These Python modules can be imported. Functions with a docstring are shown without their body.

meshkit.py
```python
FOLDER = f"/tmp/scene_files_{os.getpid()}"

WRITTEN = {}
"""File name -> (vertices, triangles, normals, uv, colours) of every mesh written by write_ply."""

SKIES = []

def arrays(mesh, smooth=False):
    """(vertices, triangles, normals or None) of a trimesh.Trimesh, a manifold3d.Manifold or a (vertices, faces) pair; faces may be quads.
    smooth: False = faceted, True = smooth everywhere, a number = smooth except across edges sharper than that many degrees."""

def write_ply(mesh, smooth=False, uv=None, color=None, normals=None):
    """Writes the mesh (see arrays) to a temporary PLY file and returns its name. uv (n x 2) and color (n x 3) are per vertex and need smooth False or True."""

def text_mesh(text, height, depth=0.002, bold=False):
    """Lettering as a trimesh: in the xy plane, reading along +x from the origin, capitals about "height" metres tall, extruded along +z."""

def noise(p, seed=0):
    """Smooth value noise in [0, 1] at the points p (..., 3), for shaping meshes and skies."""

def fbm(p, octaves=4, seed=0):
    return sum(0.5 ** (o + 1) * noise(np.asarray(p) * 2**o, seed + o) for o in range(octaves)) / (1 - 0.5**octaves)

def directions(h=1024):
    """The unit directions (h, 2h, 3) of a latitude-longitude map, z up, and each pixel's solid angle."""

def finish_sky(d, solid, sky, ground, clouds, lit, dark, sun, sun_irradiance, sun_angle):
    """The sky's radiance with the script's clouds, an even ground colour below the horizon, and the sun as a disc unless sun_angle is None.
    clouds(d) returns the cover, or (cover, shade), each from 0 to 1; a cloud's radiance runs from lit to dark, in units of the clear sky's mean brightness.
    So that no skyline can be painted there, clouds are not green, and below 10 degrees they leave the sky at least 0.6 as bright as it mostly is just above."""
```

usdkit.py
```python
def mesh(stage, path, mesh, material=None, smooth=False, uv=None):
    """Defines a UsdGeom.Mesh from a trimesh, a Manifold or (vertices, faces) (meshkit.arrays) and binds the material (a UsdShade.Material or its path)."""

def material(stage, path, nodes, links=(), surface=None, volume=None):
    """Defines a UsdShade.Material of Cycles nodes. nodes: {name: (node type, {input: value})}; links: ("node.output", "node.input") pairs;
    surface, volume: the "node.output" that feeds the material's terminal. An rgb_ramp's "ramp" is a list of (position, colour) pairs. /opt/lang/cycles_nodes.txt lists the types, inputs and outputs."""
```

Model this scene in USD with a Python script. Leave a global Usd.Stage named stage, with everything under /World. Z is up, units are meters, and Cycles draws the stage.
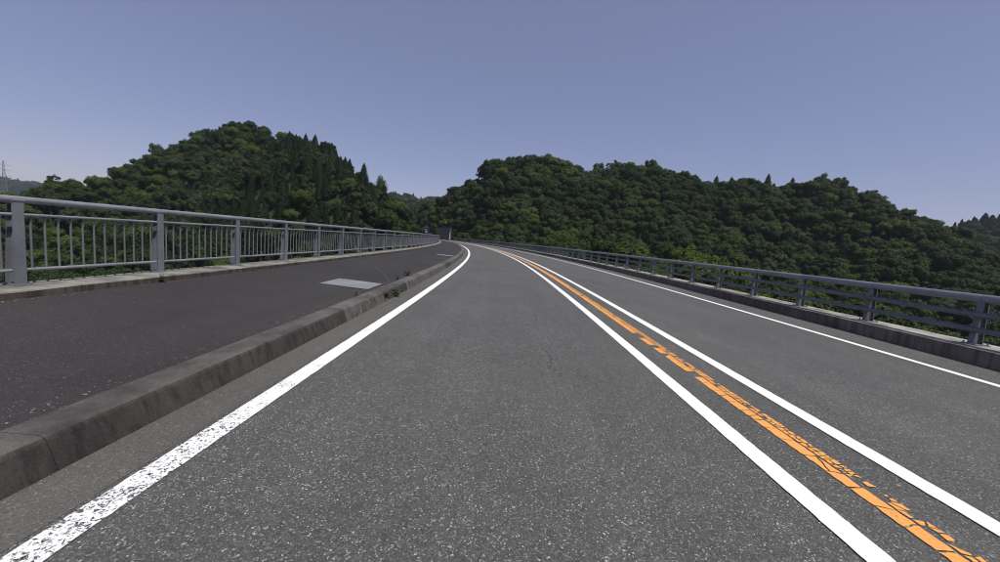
import math
import numpy as np
import trimesh
import manifold3d as m3
import usdkit
import meshkit
from pxr import Usd, UsdGeom, UsdLux, UsdShade, Gf, Sdf, Vt

stage = Usd.Stage.CreateInMemory()
UsdGeom.SetStageUpAxis(stage, UsdGeom.Tokens.z)
UsdGeom.SetStageMetersPerUnit(stage, 1.0)
UsdGeom.Xform.Define(stage, '/World')
UsdGeom.Scope.Define(stage, '/World/Looks')
rng = np.random.default_rng(7)

# ------------------------------------------------------------------ camera
F_PX, ROLL, PITCH, YAW, EYE = 388.0, 0.0768, 0.1035, -0.0049, 1.4503
R0 = np.array([math.cos(YAW), -math.sin(YAW), 0]); F0 = np.array([math.sin(YAW), math.cos(YAW), 0]); Z0 = np.array([0, 0, 1.0])
CF = F0 * math.cos(PITCH) - Z0 * math.sin(PITCH)
CU = F0 * math.sin(PITCH) + Z0 * math.cos(PITCH)
CR_ = R0 * math.cos(ROLL) + CU * math.sin(ROLL)
CU_ = -R0 * math.sin(ROLL) + CU * math.cos(ROLL)
cam = UsdGeom.Camera.Define(stage, '/World/camera')
cam.AddTransformOp().Set(Gf.Matrix4d(*CR_, 0, *CU_, 0, *(-CF), 0, 0, 0, EYE, 1))
cam.CreateHorizontalApertureAttr(36.0)
cam.CreateVerticalApertureAttr(36.0 * 575 / 1024)
cam.CreateFocalLengthAttr(36.0 * F_PX / 1000)
cam.CreateClippingRangeAttr(Gf.Vec2f(0.05, 8000))
cam.CreateExposureAttr(0.0)

# ------------------------------------------------------------------ sky and sun
SUN = np.array([0.33, -0.30, 0.90]); SUN /= np.linalg.norm(SUN)
SUN_EL, SUN_ROT = math.asin(SUN[2]), math.atan2(SUN[0], SUN[1])
sky_mat = usdkit.material(stage, '/World/Looks/sky', {
    's': ('sky_texture', {'sky_type': 'single_scattering', 'sun_disc': False, 'sun_elevation': SUN_EL, 'sun_rotation': SUN_ROT,
                          'air_density': 1.0, 'aerosol_density': 0.35, 'ozone_density': 1.6}),
    't': ('mix', {'mix_type': 'multiply', 'fac': 1.0, 'color2': (1.12, 0.945, 1.07)}),
    'h': ('mix', {'mix_type': 'mix', 'fac': 0.36, 'color2': (3.55, 3.85, 5.95)}),      # even milky veil over the whole sky
    'b': ('background_shader', {'strength': 0.085})},
    [('s.color', 't.color1'), ('t.color', 'h.color1'), ('h.color', 'b.color')], surface='b.background')
dome = UsdLux.DomeLight.Define(stage, '/World/sky')
UsdShade.MaterialBindingAPI.Apply(dome.GetPrim()).Bind(sky_mat)
dome.GetPrim().SetCustomDataByKey('kind', 'structure')
dome.GetPrim().SetCustomDataByKey('label', 'clear hazy lavender blue sky over the hills')
dome.GetPrim().SetCustomDataByKey('category', 'sky')
sun = UsdLux.DistantLight.Define(stage, '/World/sun')
sun.CreateNormalizeAttr(True); sun.CreateIntensityAttr(1.15); sun.CreateAngleAttr(0.53); sun.CreateColorAttr(Gf.Vec3f(1.0, 0.955, 0.89))
_z = SUN; _x = np.cross([0, 0, 1.0], _z); _x /= np.linalg.norm(_x); _y = np.cross(_z, _x)
sun.AddTransformOp().Set(Gf.Matrix4d(*_x, 0, *_y, 0, *_z, 0, 0, 0, 60, 1))

# ------------------------------------------------------------------ helpers
_names = {}
def numbered(parent, name):
    k = (parent, name); n = _names.get(k, 0); _names[k] = n + 1
    return f'{parent}/{name}' if n == 0 else f'{parent}/{name}_{n:03d}'

def tag(prim, label=None, cat=None, group=None, kind=None):
    p = prim.GetPrim() if hasattr(prim, 'GetPrim') else prim
    for k, v in (('label', label), ('category', cat), ('group', group), ('kind', kind)):
        if v: p.SetCustomDataByKey(k, v)
    return p

def thing(name, label, cat, loc=(0, 0, 0), rotz=0.0, group=None, kind=None, scale=None):
    x = UsdGeom.Xform.Define(stage, numbered('/World', name))
    x.AddTranslateOp().Set(Gf.Vec3d(*map(float, loc)))
    if rotz: x.AddRotateZOp().Set(math.degrees(rotz))
    if scale is not None: x.AddScaleOp().Set(Gf.Vec3f(*map(float, scale)))
    return tag(x, label, cat, group, kind)

def obj(name, mesh, mat, parent=None, smooth=False, label=None, kind=None, uv=None):
    path = numbered(str(parent.GetPath()) if parent is not None else '/World', name)
    m = usdkit.mesh(stage, path, mesh, mat, smooth=smooth, uv=uv)
    return tag(m, label=label, kind=kind)

def cat_meshes(ms):
    vs, fs, n = [], [], 0
    for v, f in ms:
        v = np.asarray(v, float); f = np.asarray(f, int)
        vs.append(v); fs.append(f + n); n += len(v)
    return np.vstack(vs), np.vstack(fs)

def tube(pts, r, n=8, cap=True):
    """tapered or even tube along a polyline"""
    pts = np.asarray(pts, float); r = np.broadcast_to(np.asarray(r, float), len(pts))
    t = np.gradient(pts, axis=0); t /= np.linalg.norm(t, axis=1, keepdims=True) + 1e-12
    ref = np.array([0, 0, 1.0]) if abs(t[:, 2]).mean() < 0.8 else np.array([1.0, 0, 0])
    a = np.cross(t, ref); a /= np.linalg.norm(a, axis=1, keepdims=True); b = np.cross(t, a)
    ang = np.linspace(0, 2 * np.pi, n, endpoint=False)
    v = pts[:, None] + r[:, None, None] * (np.cos(ang)[None, :, None] * a[:, None] + np.sin(ang)[None, :, None] * b[:, None])
    m = len(pts); f = []
    for i in range(m - 1):
        for j in range(n):
            p, q = i * n + j, i * n + (j + 1) % n
            f += [[p, q, q + n], [p, q + n, p + n]]
    v = v.reshape(-1, 3)
    if cap:
        v = np.vstack([v, pts[0], pts[-1]])
        for j in range(n):
            f += [[m * n, (j + 1) % n, j], [m * n + 1, (m - 1) * n + j, (m - 1) * n + (j + 1) % n]]
    return v, np.array(f)

def box(x0, x1, y0, y1, z0, z1):
    v = np.array([[x, y, z] for z in (z0, z1) for x, y in ((x0, y0), (x1, y0), (x1, y1), (x0, y1))], float)
    f = np.array([[0, 2, 1], [0, 3, 2], [4, 5, 6], [4, 6, 7], [0, 1, 5], [0, 5, 4], [1, 2, 6], [1, 6, 5], [2, 3, 7], [2, 7, 6], [3, 0, 4], [3, 4, 7]])
    return v, f

# ------------------------------------------------------------------ the road's line
KN = np.array([-5, 10, 25, 45, 70, 110, 135, 320.])
KV = np.array([6.5e-5, 1.98e-3, 3.40e-3, 2.26e-3, 2.0e-3, 2.3e-3, 4.6e-3, 4.6e-3])
DS = 0.25
S = np.arange(-14, 290, DS)
_th = np.cumsum(np.interp(S, KN, KV)) * DS; _th -= np.interp(0, S, _th)
_px = -np.cumsum(np.sin(_th)) * DS; _py = np.cumsum(np.cos(_th)) * DS
_px -= np.interp(0, S, _px); _py -= np.interp(0, S, _py)
def at(s, o, z=0.0):
    s, o, z = np.broadcast_arrays(np.asarray(s, float), o, z)
    th = np.interp(s, S, _th)
    return np.stack([np.interp(s, S, _px) + np.cos(th) * o, np.interp(s, S, _py) + np.sin(th) * o, z], -1)
def heading(s): return float(np.interp(s, S, _th))
def arc_table(o):
    p = at(S, o); L = np.concatenate([[0], np.cumsum(np.linalg.norm(np.diff(p, axis=0), axis=1))])
    return L - np.interp(0, S, L)
def bend(v):
    """(o, s, z) local coordinates to the world along the road's line"""
    v = np.asarray(v, float); return at(v[:, 1], v[:, 0], v[:, 2])
def sheet(s0, s1, oz, ds=1.0):
    """open strip: profile points (o, z) swept from s0 to s1; returns mesh and uv (o, s)"""
    ss = np.linspace(s0, s1, max(2, int(math.ceil((s1 - s0) / ds)) + 1)); k = len(oz); oz = np.asarray(oz, float)
    v = np.concatenate([np.stack([np.full(len(ss), o), ss, np.full(len(ss), z)], 1)[:, None] for o, z in oz], 1).reshape(-1, 3)
    f = []
    for i in range(len(ss) - 1):
        for j in range(k - 1):
            a = i * k + j; f += [[a, a + 1, a + k + 1], [a, a + k + 1, a + k]]
    return (bend(v), np.array(f)), v[:, :2] * 1.0
def block(s0, s1, poly, ds=1.0, seed=None, rough=0.0):
    """closed convex profile (o, z), counter-clockwise seen along +s, swept between s0 and s1 with end caps"""
    ss = np.linspace(s0, s1, max(2, int(math.ceil((s1 - s0) / ds)) + 1)); k = len(poly); poly = np.asarray(poly, float)
    v = np.array([[o, s, z] for s in ss for o, z in poly])
    if rough:
        v[:, 0] += (meshkit.noise(v * [1, 3, 1] * 3.0, 5) - .5) * rough; v[:, 2] += (meshkit.noise(v * [1, 3, 1] * 3.0, 9) - .5) * rough * (v[:, 2] > poly[:, 1].min() + .02)
    f = []
    for i in range(len(ss) - 1):
        for j in range(k):
            a, b = i * k + j, i * k + (j + 1) % k
            f += [[a, a + k, b + k], [a, b + k, b]]
    e = (len(ss) - 1) * k
    for j in range(1, k - 1): f += [[0, j, j + 1], [e, e + j + 1, e + j]]
    return bend(v), np.array(f)

# ------------------------------------------------------------------ materials
def M(name, nodes, links=(), surface='p.BSDF', volume=None):
    return usdkit.material(stage, '/World/Looks/' + name, nodes, links, surface=surface, volume=volume)

def asphalt(name, tones, scale, fine, rough=0.85, large=(.86, 1.12)):
    """stones of the surface as cells, each of its own tone, in a dark binder; tones: ramp over the stones"""
    n = {'g': ('geometry', {}),
         'v': ('voronoi_texture', {'scale': scale, 'randomness': 1.0}), 've': ('voronoi_texture', {'scale': scale, 'feature': 'distance_to_edge'}),
         'v2': ('voronoi_texture', {'scale': scale * 2.3}),
         'sp': ('separate_color', {}), 'sp2': ('separate_color', {}),
         't1': ('rgb_ramp', {'ramp': tones}), 't2': ('rgb_ramp', {'ramp': fine}),
         'eg': ('map_range', {'from_min': .02, 'from_max': .12, 'to_min': 0.45, 'to_max': 1.0, 'clamp': True}),
         'cl': ('noise_texture', {'scale': 16.0, 'detail': 4.0, 'roughness': .7}),
         'clr': ('map_range', {'from_min': .36, 'from_max': .58, 'to_min': 0.0, 'to_max': 1.0, 'clamp': True}),
         'nl': ('noise_texture', {'scale': 0.45, 'detail': 6.0, 'roughness': 0.68}),
         'lr': ('rgb_ramp', {'ramp': [(0.3, (large[0],) * 3), (0.7, (large[1],) * 3)]}),
         'uv': ('texture_coordinate', {}), 'um': ('mapping', {'scale': (2.2, .05, 1)}), 'un': ('noise_texture', {'scale': 1.0, 'detail': 4.0, 'roughness': .6}),
         'ur': ('rgb_ramp', {'ramp': [(.3, (.90, .90, .90)), (.7, (1.10, 1.10, 1.09))]}), 'm3': ('mix', {'mix_type': 'multiply', 'fac': 1.0}),
         'mx': ('mix', {}), 'me': ('mix', {'mix_type': 'multiply', 'fac': 1.0}), 'm1': ('mix', {'mix_type': 'multiply', 'fac': 1.0}),
         'bmp': ('bump', {'strength': 0.5, 'distance': 0.004}),
         'p': ('principled_bsdf', {'roughness': rough, 'specular_ior_level': 0.3})}
    l = [('g.position', 'v.vector'), ('g.position', 've.vector'), ('g.position', 'v2.vector'), ('g.position', 'nl.vector'), ('g.position', 'cl.vector'),
         ('v.color', 'sp.color'), ('v2.color', 'sp2.color'), ('sp.r', 't1.fac'), ('sp2.r', 't2.fac'), ('cl.fac', 'clr.value'), ('clr.result', 'mx.fac'),
         ('t2.color', 'mx.color1'), ('t1.color', 'mx.color2'), ('mx.color', 'me.color1'), ('ve.distance', 'eg.value'), ('eg.result', 'me.color2'), ('nl.fac', 'lr.fac'), ('me.color', 'm1.color1'), ('lr.color', 'm1.color2'),
         ('uv.UV', 'um.vector'), ('um.vector', 'un.vector'), ('un.fac', 'ur.fac'), ('m1.color', 'm3.color1'), ('ur.color', 'm3.color2'), ('m3.color', 'p.base_color'), ('sp.g', 'bmp.height'), ('bmp.normal', 'p.normal')]
    return M(name, n, l)
def tr(*a): return [(p, (c * 1.10, c * 1.095, c * 1.04)) for p, c in a]
mat_road = asphalt('road_asphalt', tr((0, .048), (.55, .074), (.76, .108), (.89, .18), (.96, .28), (1, .50)), 125.0, tr((0, .056), (.7, .084), (.92, .13), (1, .28)))
mat_gutter = asphalt('gutter_asphalt', [(0, (.082, .078, .068)), (.8, (.118, .112, .100)), (1, (.2, .19, .18))], 110.0, [(0, (.085, .083, .078)), (1, (.12, .118, .11))], .9)
mat_walk = asphalt('footway_asphalt', [(0, (.029, .027, .027)), (.8, (.044, .041, .040)), (.97, (.07, .066, .064)), (1, (.2, .19, .18))], 130.0, [(0, (.033, .031, .0305)), (1, (.047, .044, .043))], .92, (.78, 1.18))

def concrete(name, side0, side1, top, stain, stain_amt=.75, fine=13.0):
    """weathered concrete: stained and streaked; sides set darker, top faces paler, by face normal"""
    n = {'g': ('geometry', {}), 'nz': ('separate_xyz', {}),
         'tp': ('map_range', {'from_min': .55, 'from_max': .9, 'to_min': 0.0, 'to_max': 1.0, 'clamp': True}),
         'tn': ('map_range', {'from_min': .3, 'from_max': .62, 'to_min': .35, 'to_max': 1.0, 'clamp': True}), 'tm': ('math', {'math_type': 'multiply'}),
         'mp': ('mapping', {'scale': (fine, fine, 1.1)}),
         'ns': ('noise_texture', {'scale': 1.0, 'detail': 5.0, 'roughness': 0.6}),
         'nb': ('noise_texture', {'scale': 2.6, 'detail': 5.0, 'roughness': 0.62}),
         'nf': ('noise_texture', {'scale': 75.0, 'detail': 4.0, 'roughness': 0.7}),
         'vp': ('voronoi_texture', {'scale': 70.0}),
         'pit': ('map_range', {'from_min': .10, 'from_max': .3, 'to_min': .45, 'to_max': 1.0, 'clamp': True}),
         'r': ('rgb_ramp', {'ramp': [(.25, side0), (.75, side1)]}),
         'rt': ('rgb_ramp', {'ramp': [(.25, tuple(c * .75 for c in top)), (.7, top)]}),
         'sr': ('map_range', {'from_min': .47, 'from_max': .64, 'to_min': 0.0, 'to_max': stain_amt, 'clamp': True}),
         'br': ('rgb_ramp', {'ramp': [(.3, (.66, .66, .66)), (.7, (1.22, 1.21, 1.19))]}),
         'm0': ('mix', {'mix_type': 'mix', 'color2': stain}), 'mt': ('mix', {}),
         'm1': ('mix', {'mix_type': 'multiply', 'fac': 1.0}), 'm2': ('mix', {'mix_type': 'multiply', 'fac': 1.0}),
         'bmp': ('bump', {'strength': .6, 'distance': .006}),
         'p': ('principled_bsdf', {'roughness': .92, 'specular_ior_level': .2})}
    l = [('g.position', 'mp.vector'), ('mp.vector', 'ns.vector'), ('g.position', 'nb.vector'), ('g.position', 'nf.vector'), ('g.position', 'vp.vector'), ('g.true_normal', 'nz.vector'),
         ('nf.fac', 'r.fac'), ('nf.fac', 'rt.fac'), ('ns.fac', 'sr.value'), ('nb.fac', 'br.fac'), ('r.color', 'm0.color1'), ('sr.result', 'm0.fac'),
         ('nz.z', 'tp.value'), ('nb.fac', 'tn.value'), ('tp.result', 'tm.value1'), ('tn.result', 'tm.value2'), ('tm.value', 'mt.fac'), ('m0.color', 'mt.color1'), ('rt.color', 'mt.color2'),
         ('mt.color', 'm1.color1'), ('br.color', 'm1.color2'), ('vp.distance', 'pit.value'), ('m1.color', 'm2.color1'), ('pit.result', 'm2.color2'), ('m2.color', 'p.base_color'),
         ('nf.fac', 'bmp.height'), ('bmp.normal', 'p.normal')]
    return M(name, n, l)
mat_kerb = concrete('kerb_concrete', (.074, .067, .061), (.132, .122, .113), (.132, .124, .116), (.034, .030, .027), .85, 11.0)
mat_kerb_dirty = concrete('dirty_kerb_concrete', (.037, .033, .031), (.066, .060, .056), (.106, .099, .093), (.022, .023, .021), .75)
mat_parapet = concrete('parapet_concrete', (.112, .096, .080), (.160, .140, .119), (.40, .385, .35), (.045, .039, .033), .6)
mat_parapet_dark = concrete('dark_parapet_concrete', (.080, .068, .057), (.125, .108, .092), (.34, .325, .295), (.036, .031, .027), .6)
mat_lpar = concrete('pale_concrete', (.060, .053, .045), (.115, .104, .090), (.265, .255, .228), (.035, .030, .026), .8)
mat_wall = concrete('wall_concrete', (.09, .086, .083), (.17, .165, .155), (.2, .2, .19), (.035, .034, .032), .85, 2.0)

def paint(name, col, wear_lo, wear_hi, near_only, scale=26.0):
    """road paint with worn flakes: real holes that let the asphalt show; near_only: wear fades out away from the start of the line"""
    n = {'g': ('geometry', {}), 'uv': ('texture_coordinate', {}), 'sx': ('separate_xyz', {}),
         'n1': ('noise_texture', {'scale': scale, 'detail': 6.0, 'roughness': .72, 'distortion': .6}),
         'n2': ('noise_texture', {'scale': 1.7, 'detail': 3.0}),
         'add': ('math', {'math_type': 'multiply_add', 'value2': .35}),
         'far': ('map_range', {'from_min': near_only[0], 'from_max': near_only[1], 'to_min': 0.0, 'to_max': .22, 'clamp': True}),
         'add2': ('math', {'math_type': 'add'}),
         'st': ('map_range', {'from_min': wear_lo, 'from_max': wear_hi, 'to_min': 0.0, 'to_max': 1.0, 'clamp': True}),
         'nf': ('noise_texture', {'scale': 90.0, 'detail': 3.0}),
         'cr': ('rgb_ramp', {'ramp': [(.3, tuple(c * .82 for c in col)), (.65, col)]}),
         'bmp': ('bump', {'strength': .3, 'distance': .003}),
         'p': ('principled_bsdf', {'roughness': .62, 'specular_ior_level': .3}),
         't': ('transparent_bsdf', {'color': (1, 1, 1)}),
         'mx': ('mix_closure', {})}
    l = [('g.position', 'n1.vector'), ('g.position', 'n2.vector'), ('g.position', 'nf.vector'), ('n2.fac', 'add.value1'), ('n1.fac', 'add.value3'),
         ('uv.UV', 'sx.vector'), ('sx.y', 'far.value'), ('add.value', 'add2.value1'), ('far.result', 'add2.value2'), ('add2.value', 'st.value'),
         ('nf.fac', 'cr.fac'), ('cr.color', 'p.base_color'), ('nf.fac', 'bmp.height'), ('bmp.normal', 'p.normal'),
         ('st.result', 'mx.fac'), ('t.BSDF', 'mx.closure1'), ('p.BSDF', 'mx.closure2')]
    return M(name, n, l, surface='mx.closure')
mat_white_worn = paint('worn_white_paint', (.86, .86, .85), .615, .64, (2.4, 9.0), 48.0)
mat_white = paint('white_paint', (.84, .84, .82), .46, .50, (1.0, 14.0), 55.0)
mat_orange = paint('orange_paint', (.74, .345, .09), .50, .53, (1.0, 16.0), 70.0)
def metal_paint(name, col, rough=.42, dirt=.16):
    n = {'g': ('geometry', {}), 'n': ('noise_texture', {'scale': 14.0, 'detail': 5.0, 'roughness': .65}), 'n2': ('noise_texture', {'scale': 2.2, 'detail': 3.0}),
         'r': ('rgb_ramp', {'ramp': [(.3, tuple(c * (1 - dirt) for c in col)), (.6, col)]}),
         'r2': ('rgb_ramp', {'ramp': [(.35, (.85, .85, .85)), (.65, (1.08, 1.08, 1.08))]}),
         'm': ('mix', {'mix_type': 'multiply', 'fac': 1.0}),
         'rr': ('map_range', {'from_min': .3, 'from_max': .7, 'to_min': rough + .15, 'to_max': rough - .05}),
         'p': ('principled_bsdf', {'metallic': .25, 'specular_ior_level': .5})}
    return M(name, n, [('g.position', 'n.vector'), ('g.position', 'n2.vector'), ('n.fac', 'r.fac'), ('n2.fac', 'r2.fac'), ('r.color', 'm.color1'), ('r2.color', 'm.color2'),
                       ('m.color', 'p.base_color'), ('n.fac', 'rr.value'), ('rr.result', 'p.roughness')])
mat_rail = metal_paint('grey_rail_paint', (.265, .27, .288))
mat_bar = metal_paint('baluster_paint', (.19, .19, .205))
mat_post = metal_paint('grey_post_paint', (.21, .213, .23), .5)
mat_rail_dark = metal_paint('weathered_rail_paint', (.125, .127, .142), .55)
mat_pipe = metal_paint('top_pipe_paint', (.185, .192, .215), .48)
mat_post_dark = metal_paint('weathered_post_paint', (.155, .158, .172), .55)
mat_steel = metal_paint('steel_plate', (.27, .275, .285), .5, .2)
mat_pylon = metal_paint('pylon_steel', (.20, .20, .22), .6)
mat_black = M('dark_hole', {'p': ('principled_bsdf', {'base_color': (.012, .011, .01), 'roughness': .95})})  # shade inside the drain hole, given as a near-black colour
mat_sign_blue = M('sign_blue', {'p': ('principled_bsdf', {'base_color': (.03, .05, .22), 'roughness': .4})})
mat_sign_white = M('sign_white', {'p': ('principled_bsdf', {'base_color': (.75, .76, .78), 'roughness': .45})})
mat_crack = M('crack_shadow', {'p': ('principled_bsdf', {'base_color': (.012, .012, .012), 'roughness': .95})})  # near-black tone of the thin asphalt cracks
mat_grit = M('grit', {'o': ('geometry', {}), 'r': ('rgb_ramp', {'ramp': [(0, (.18, .16, .13)), (.6, (.34, .31, .27)), (1, (.62, .6, .55))]}), 'p': ('principled_bsdf', {'roughness': .9})},
             [('o.random_per_island', 'r.fac'), ('r.color', 'p.base_color')])

def leaf_mat(name, dark, mid, light):
    n = {'o': ('object_info', {}), 'g': ('geometry', {}),
         'r1': ('rgb_ramp', {'ramp': [(0.0, dark), (.5, mid), (1.0, light)]}),
         'hs': ('map_range', {'from_min': 0, 'from_max': 1, 'to_min': .72, 'to_max': 1.18}),
         'hh': ('map_range', {'from_min': 0, 'from_max': 1, 'to_min': .490, 'to_max': .520}),
         'wn': ('white_noise_texture', {'dimensions': '1D'}),
         'hv': ('hsv', {}),
         'd': ('principled_bsdf', {'roughness': .7, 'specular_ior_level': .12}),
         't': ('translucent_bsdf', {}),
         'tc': ('mix', {'mix_type': 'multiply', 'fac': 1.0, 'color2': (1.15, 1.25, .5)}),
         'mx': ('mix_closure', {'fac': .32})}
    l = [('g.random_per_island', 'r1.fac'), ('o.random', 'hs.value'), ('o.random', 'wn.w'), ('wn.value', 'hh.value'), ('r1.color', 'hv.color'), ('hs.result', 'hv.value'), ('hh.result', 'hv.hue'),
         ('hv.color', 'd.base_color'), ('hv.color', 'tc.color1'), ('tc.color', 't.color'), ('d.BSDF', 'mx.closure1'), ('t.BSDF', 'mx.closure2')]
    return M(name, n, l, surface='mx.closure')
mat_leaf = [leaf_mat('deep_green_leaves', (.036, .056, .019), (.052, .081, .026), (.075, .112, .036)),
            leaf_mat('mid_green_leaves', (.047, .073, .022), (.068, .103, .031), (.096, .140, .044)),
            leaf_mat('yellow_green_leaves', (.072, .104, .024), (.102, .144, .035), (.136, .186, .050)),
            leaf_mat('grey_green_leaves', (.052, .072, .032), (.073, .101, .046), (.101, .136, .066)),
            leaf_mat('conifer_needles', (.023, .040, .016), (.033, .056, .022), (.049, .078, .030))]
mat_weed = leaf_mat('weed_leaves', (.08, .13, .025), (.12, .19, .035), (.17, .25, .06))
mat_dry = M('dry_stalk', {'p': ('principled_bsdf', {'base_color': (.28, .24, .15), 'roughness': .9})})
mat_bark = M('bark', {'g': ('texture_coordinate', {}), 'n': ('noise_texture', {'scale': 7.0, 'detail': 4.0}), 'r': ('rgb_ramp', {'ramp': [(.3, (.045, .036, .028)), (.7, (.12, .10, .08))]}),
                      'p': ('principled_bsdf', {'roughness': .95})}, [('g.object', 'n.vector'), ('n.fac', 'r.fac'), ('r.color', 'p.base_color')])
mat_ground = M('hill_soil', {'g': ('geometry', {}), 'n': ('noise_texture', {'scale': .07, 'detail': 7.0, 'roughness': .65}), 'n2': ('noise_texture', {'scale': 1.3, 'detail': 5.0}),
                             'r': ('rgb_ramp', {'ramp': [(.36, (.020, .034, .012)), (.55, (.028, .042, .014)), (.70, (.060, .055, .034))]}),
                             'r2': ('rgb_ramp', {'ramp': [(.3, (.6, .6, .6)), (.7, (1.3, 1.3, 1.3))]}), 'm': ('mix', {'mix_type': 'multiply', 'fac': 1.0}),
                             'b': ('bump', {'strength': .8, 'distance': .6}), 'p': ('principled_bsdf', {'roughness': .95, 'specular_ior_level': .1})},
               [('g.position', 'n.vector'), ('g.position', 'n2.vector'), ('n.fac', 'r.fac'), ('n2.fac', 'r2.fac'), ('r.color', 'm.color1'), ('r2.color', 'm.color2'), ('m.color', 'p.base_color'), ('n2.fac', 'b.height'), ('b.normal', 'p.normal')])

# ------------------------------------------------------------------ bridge deck, road, footway
BR_END = 114.0      # the bridge ends here, the road goes on in the cutting
GR_END = 158.0     # the guard rail follows the outer side of the bend up to the retaining wall
O_LP, O_RP = -6.02, 8.385
(mesh_, uv_) = sheet(-10, 285, [(-2.36, 0), (-1.0, 0), (2.5, 0), (6.0, 0), (7.99, 0)])
road = obj('road', mesh_, mat_road, kind='structure', uv=uv_)
tag(road, 'grey aggregate asphalt carriageway of the bridge curving left', 'road')
(mesh_, uv_) = sheet(-10, 285, [(-2.36, .003), (-1.99, .003)])
g_ = obj('gutter_strip', mesh_, mat_gutter, road, uv=uv_, label='dusty smoother strip of asphalt along the kerb')
def z_walk(o): return .2 + (.345 - .2) * (o + 2.68) / (-5.6 + 2.68)
(mesh_, uv_) = sheet(-10, 285, [(-5.62, z_walk(-5.62)), (-4.1, z_walk(-4.1)), (-2.66, .2 - .006)])
walk = obj('pavement', mesh_, mat_walk, kind='structure', uv=uv_)
tag(walk, 'dark smooth asphalt footway between kerb and pedestrian railing', 'pavement')

deck = thing('bridge_deck', 'concrete deck carrying the road and footway', 'bridge deck', kind='structure')
obj('slab', block(-10, BR_END, [(-6.24, -.45), (8.80, -.45), (8.80, -.03), (-6.24, -.03)]), mat_parapet, deck)
for o in (-3.5, 1.2, 5.9):
    obj('girder', block(-10, BR_END, [(o - .35, -2.3), (o + .35, -2.3), (o + .35, -.46), (o - .35, -.46)]), mat_rail_dark, deck)
for s in (34.0, 74.0):
    p = at(s, 1.2); 
    v, f = box(-5.2, 5.2, -1.1, 1.1, -32, -2.32); th = heading(s)
    v = np.stack([p[0] + v[:, 0] * math.cos(th) - v[:, 1] * math.sin(th), p[1] + v[:, 0] * math.sin(th) + v[:, 1] * math.cos(th), v[:, 2]], 1)
    obj('pier', (v, f), mat_parapet, deck)

# kerb blocks
kerb = thing('kerb', 'stained concrete kerb between the road and the footway', 'kerb', kind='structure')
KERB = [(-2.70, -.05), (-2.345, -.05), (-2.42, .165), (-2.437, .188), (-2.465, .2), (-2.69, .2)]
HOLE_S = 8.22
j = np.arange(-8.0, 285, 2.0)
for i, s in enumerate(j):
    if s > 160: break
    g = .0018
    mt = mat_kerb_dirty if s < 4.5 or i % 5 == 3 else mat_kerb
    v, f = block(s + g, s + 2.0 - g, KERB, ds=.25, rough=.005)
    if s <= HOLE_S < s + 2.0:
        a = m3.Manifold(m3.Mesh(np.asarray(v, np.float32), np.asarray(f, np.uint32)))
        hv, hf = block(HOLE_S - .13, HOLE_S + .13, [(-2.62, .015), (-2.2, .015), (-2.2, .135), (-2.62, .135)])
        b = m3.Manifold(m3.Mesh(np.asarray(hv, np.float32), np.asarray(hf, np.uint32)))
        if a.status() == m3.Error.NoError and b.status() == m3.Error.NoError and not (a - b).is_empty():
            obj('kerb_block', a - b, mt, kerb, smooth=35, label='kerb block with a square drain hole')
            obj('drain_opening', block(HOLE_S - .125, HOLE_S + .125, [(-2.615, .018), (-2.57, .018), (-2.57, .132), (-2.615, .132)]), mat_black, kerb)  # black slab added at the hole back to stand in for shade
            continue
        print('hole failed', a.status(), b.status())
    obj('kerb_block', (v, f), mt, kerb, smooth=35)

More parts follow.
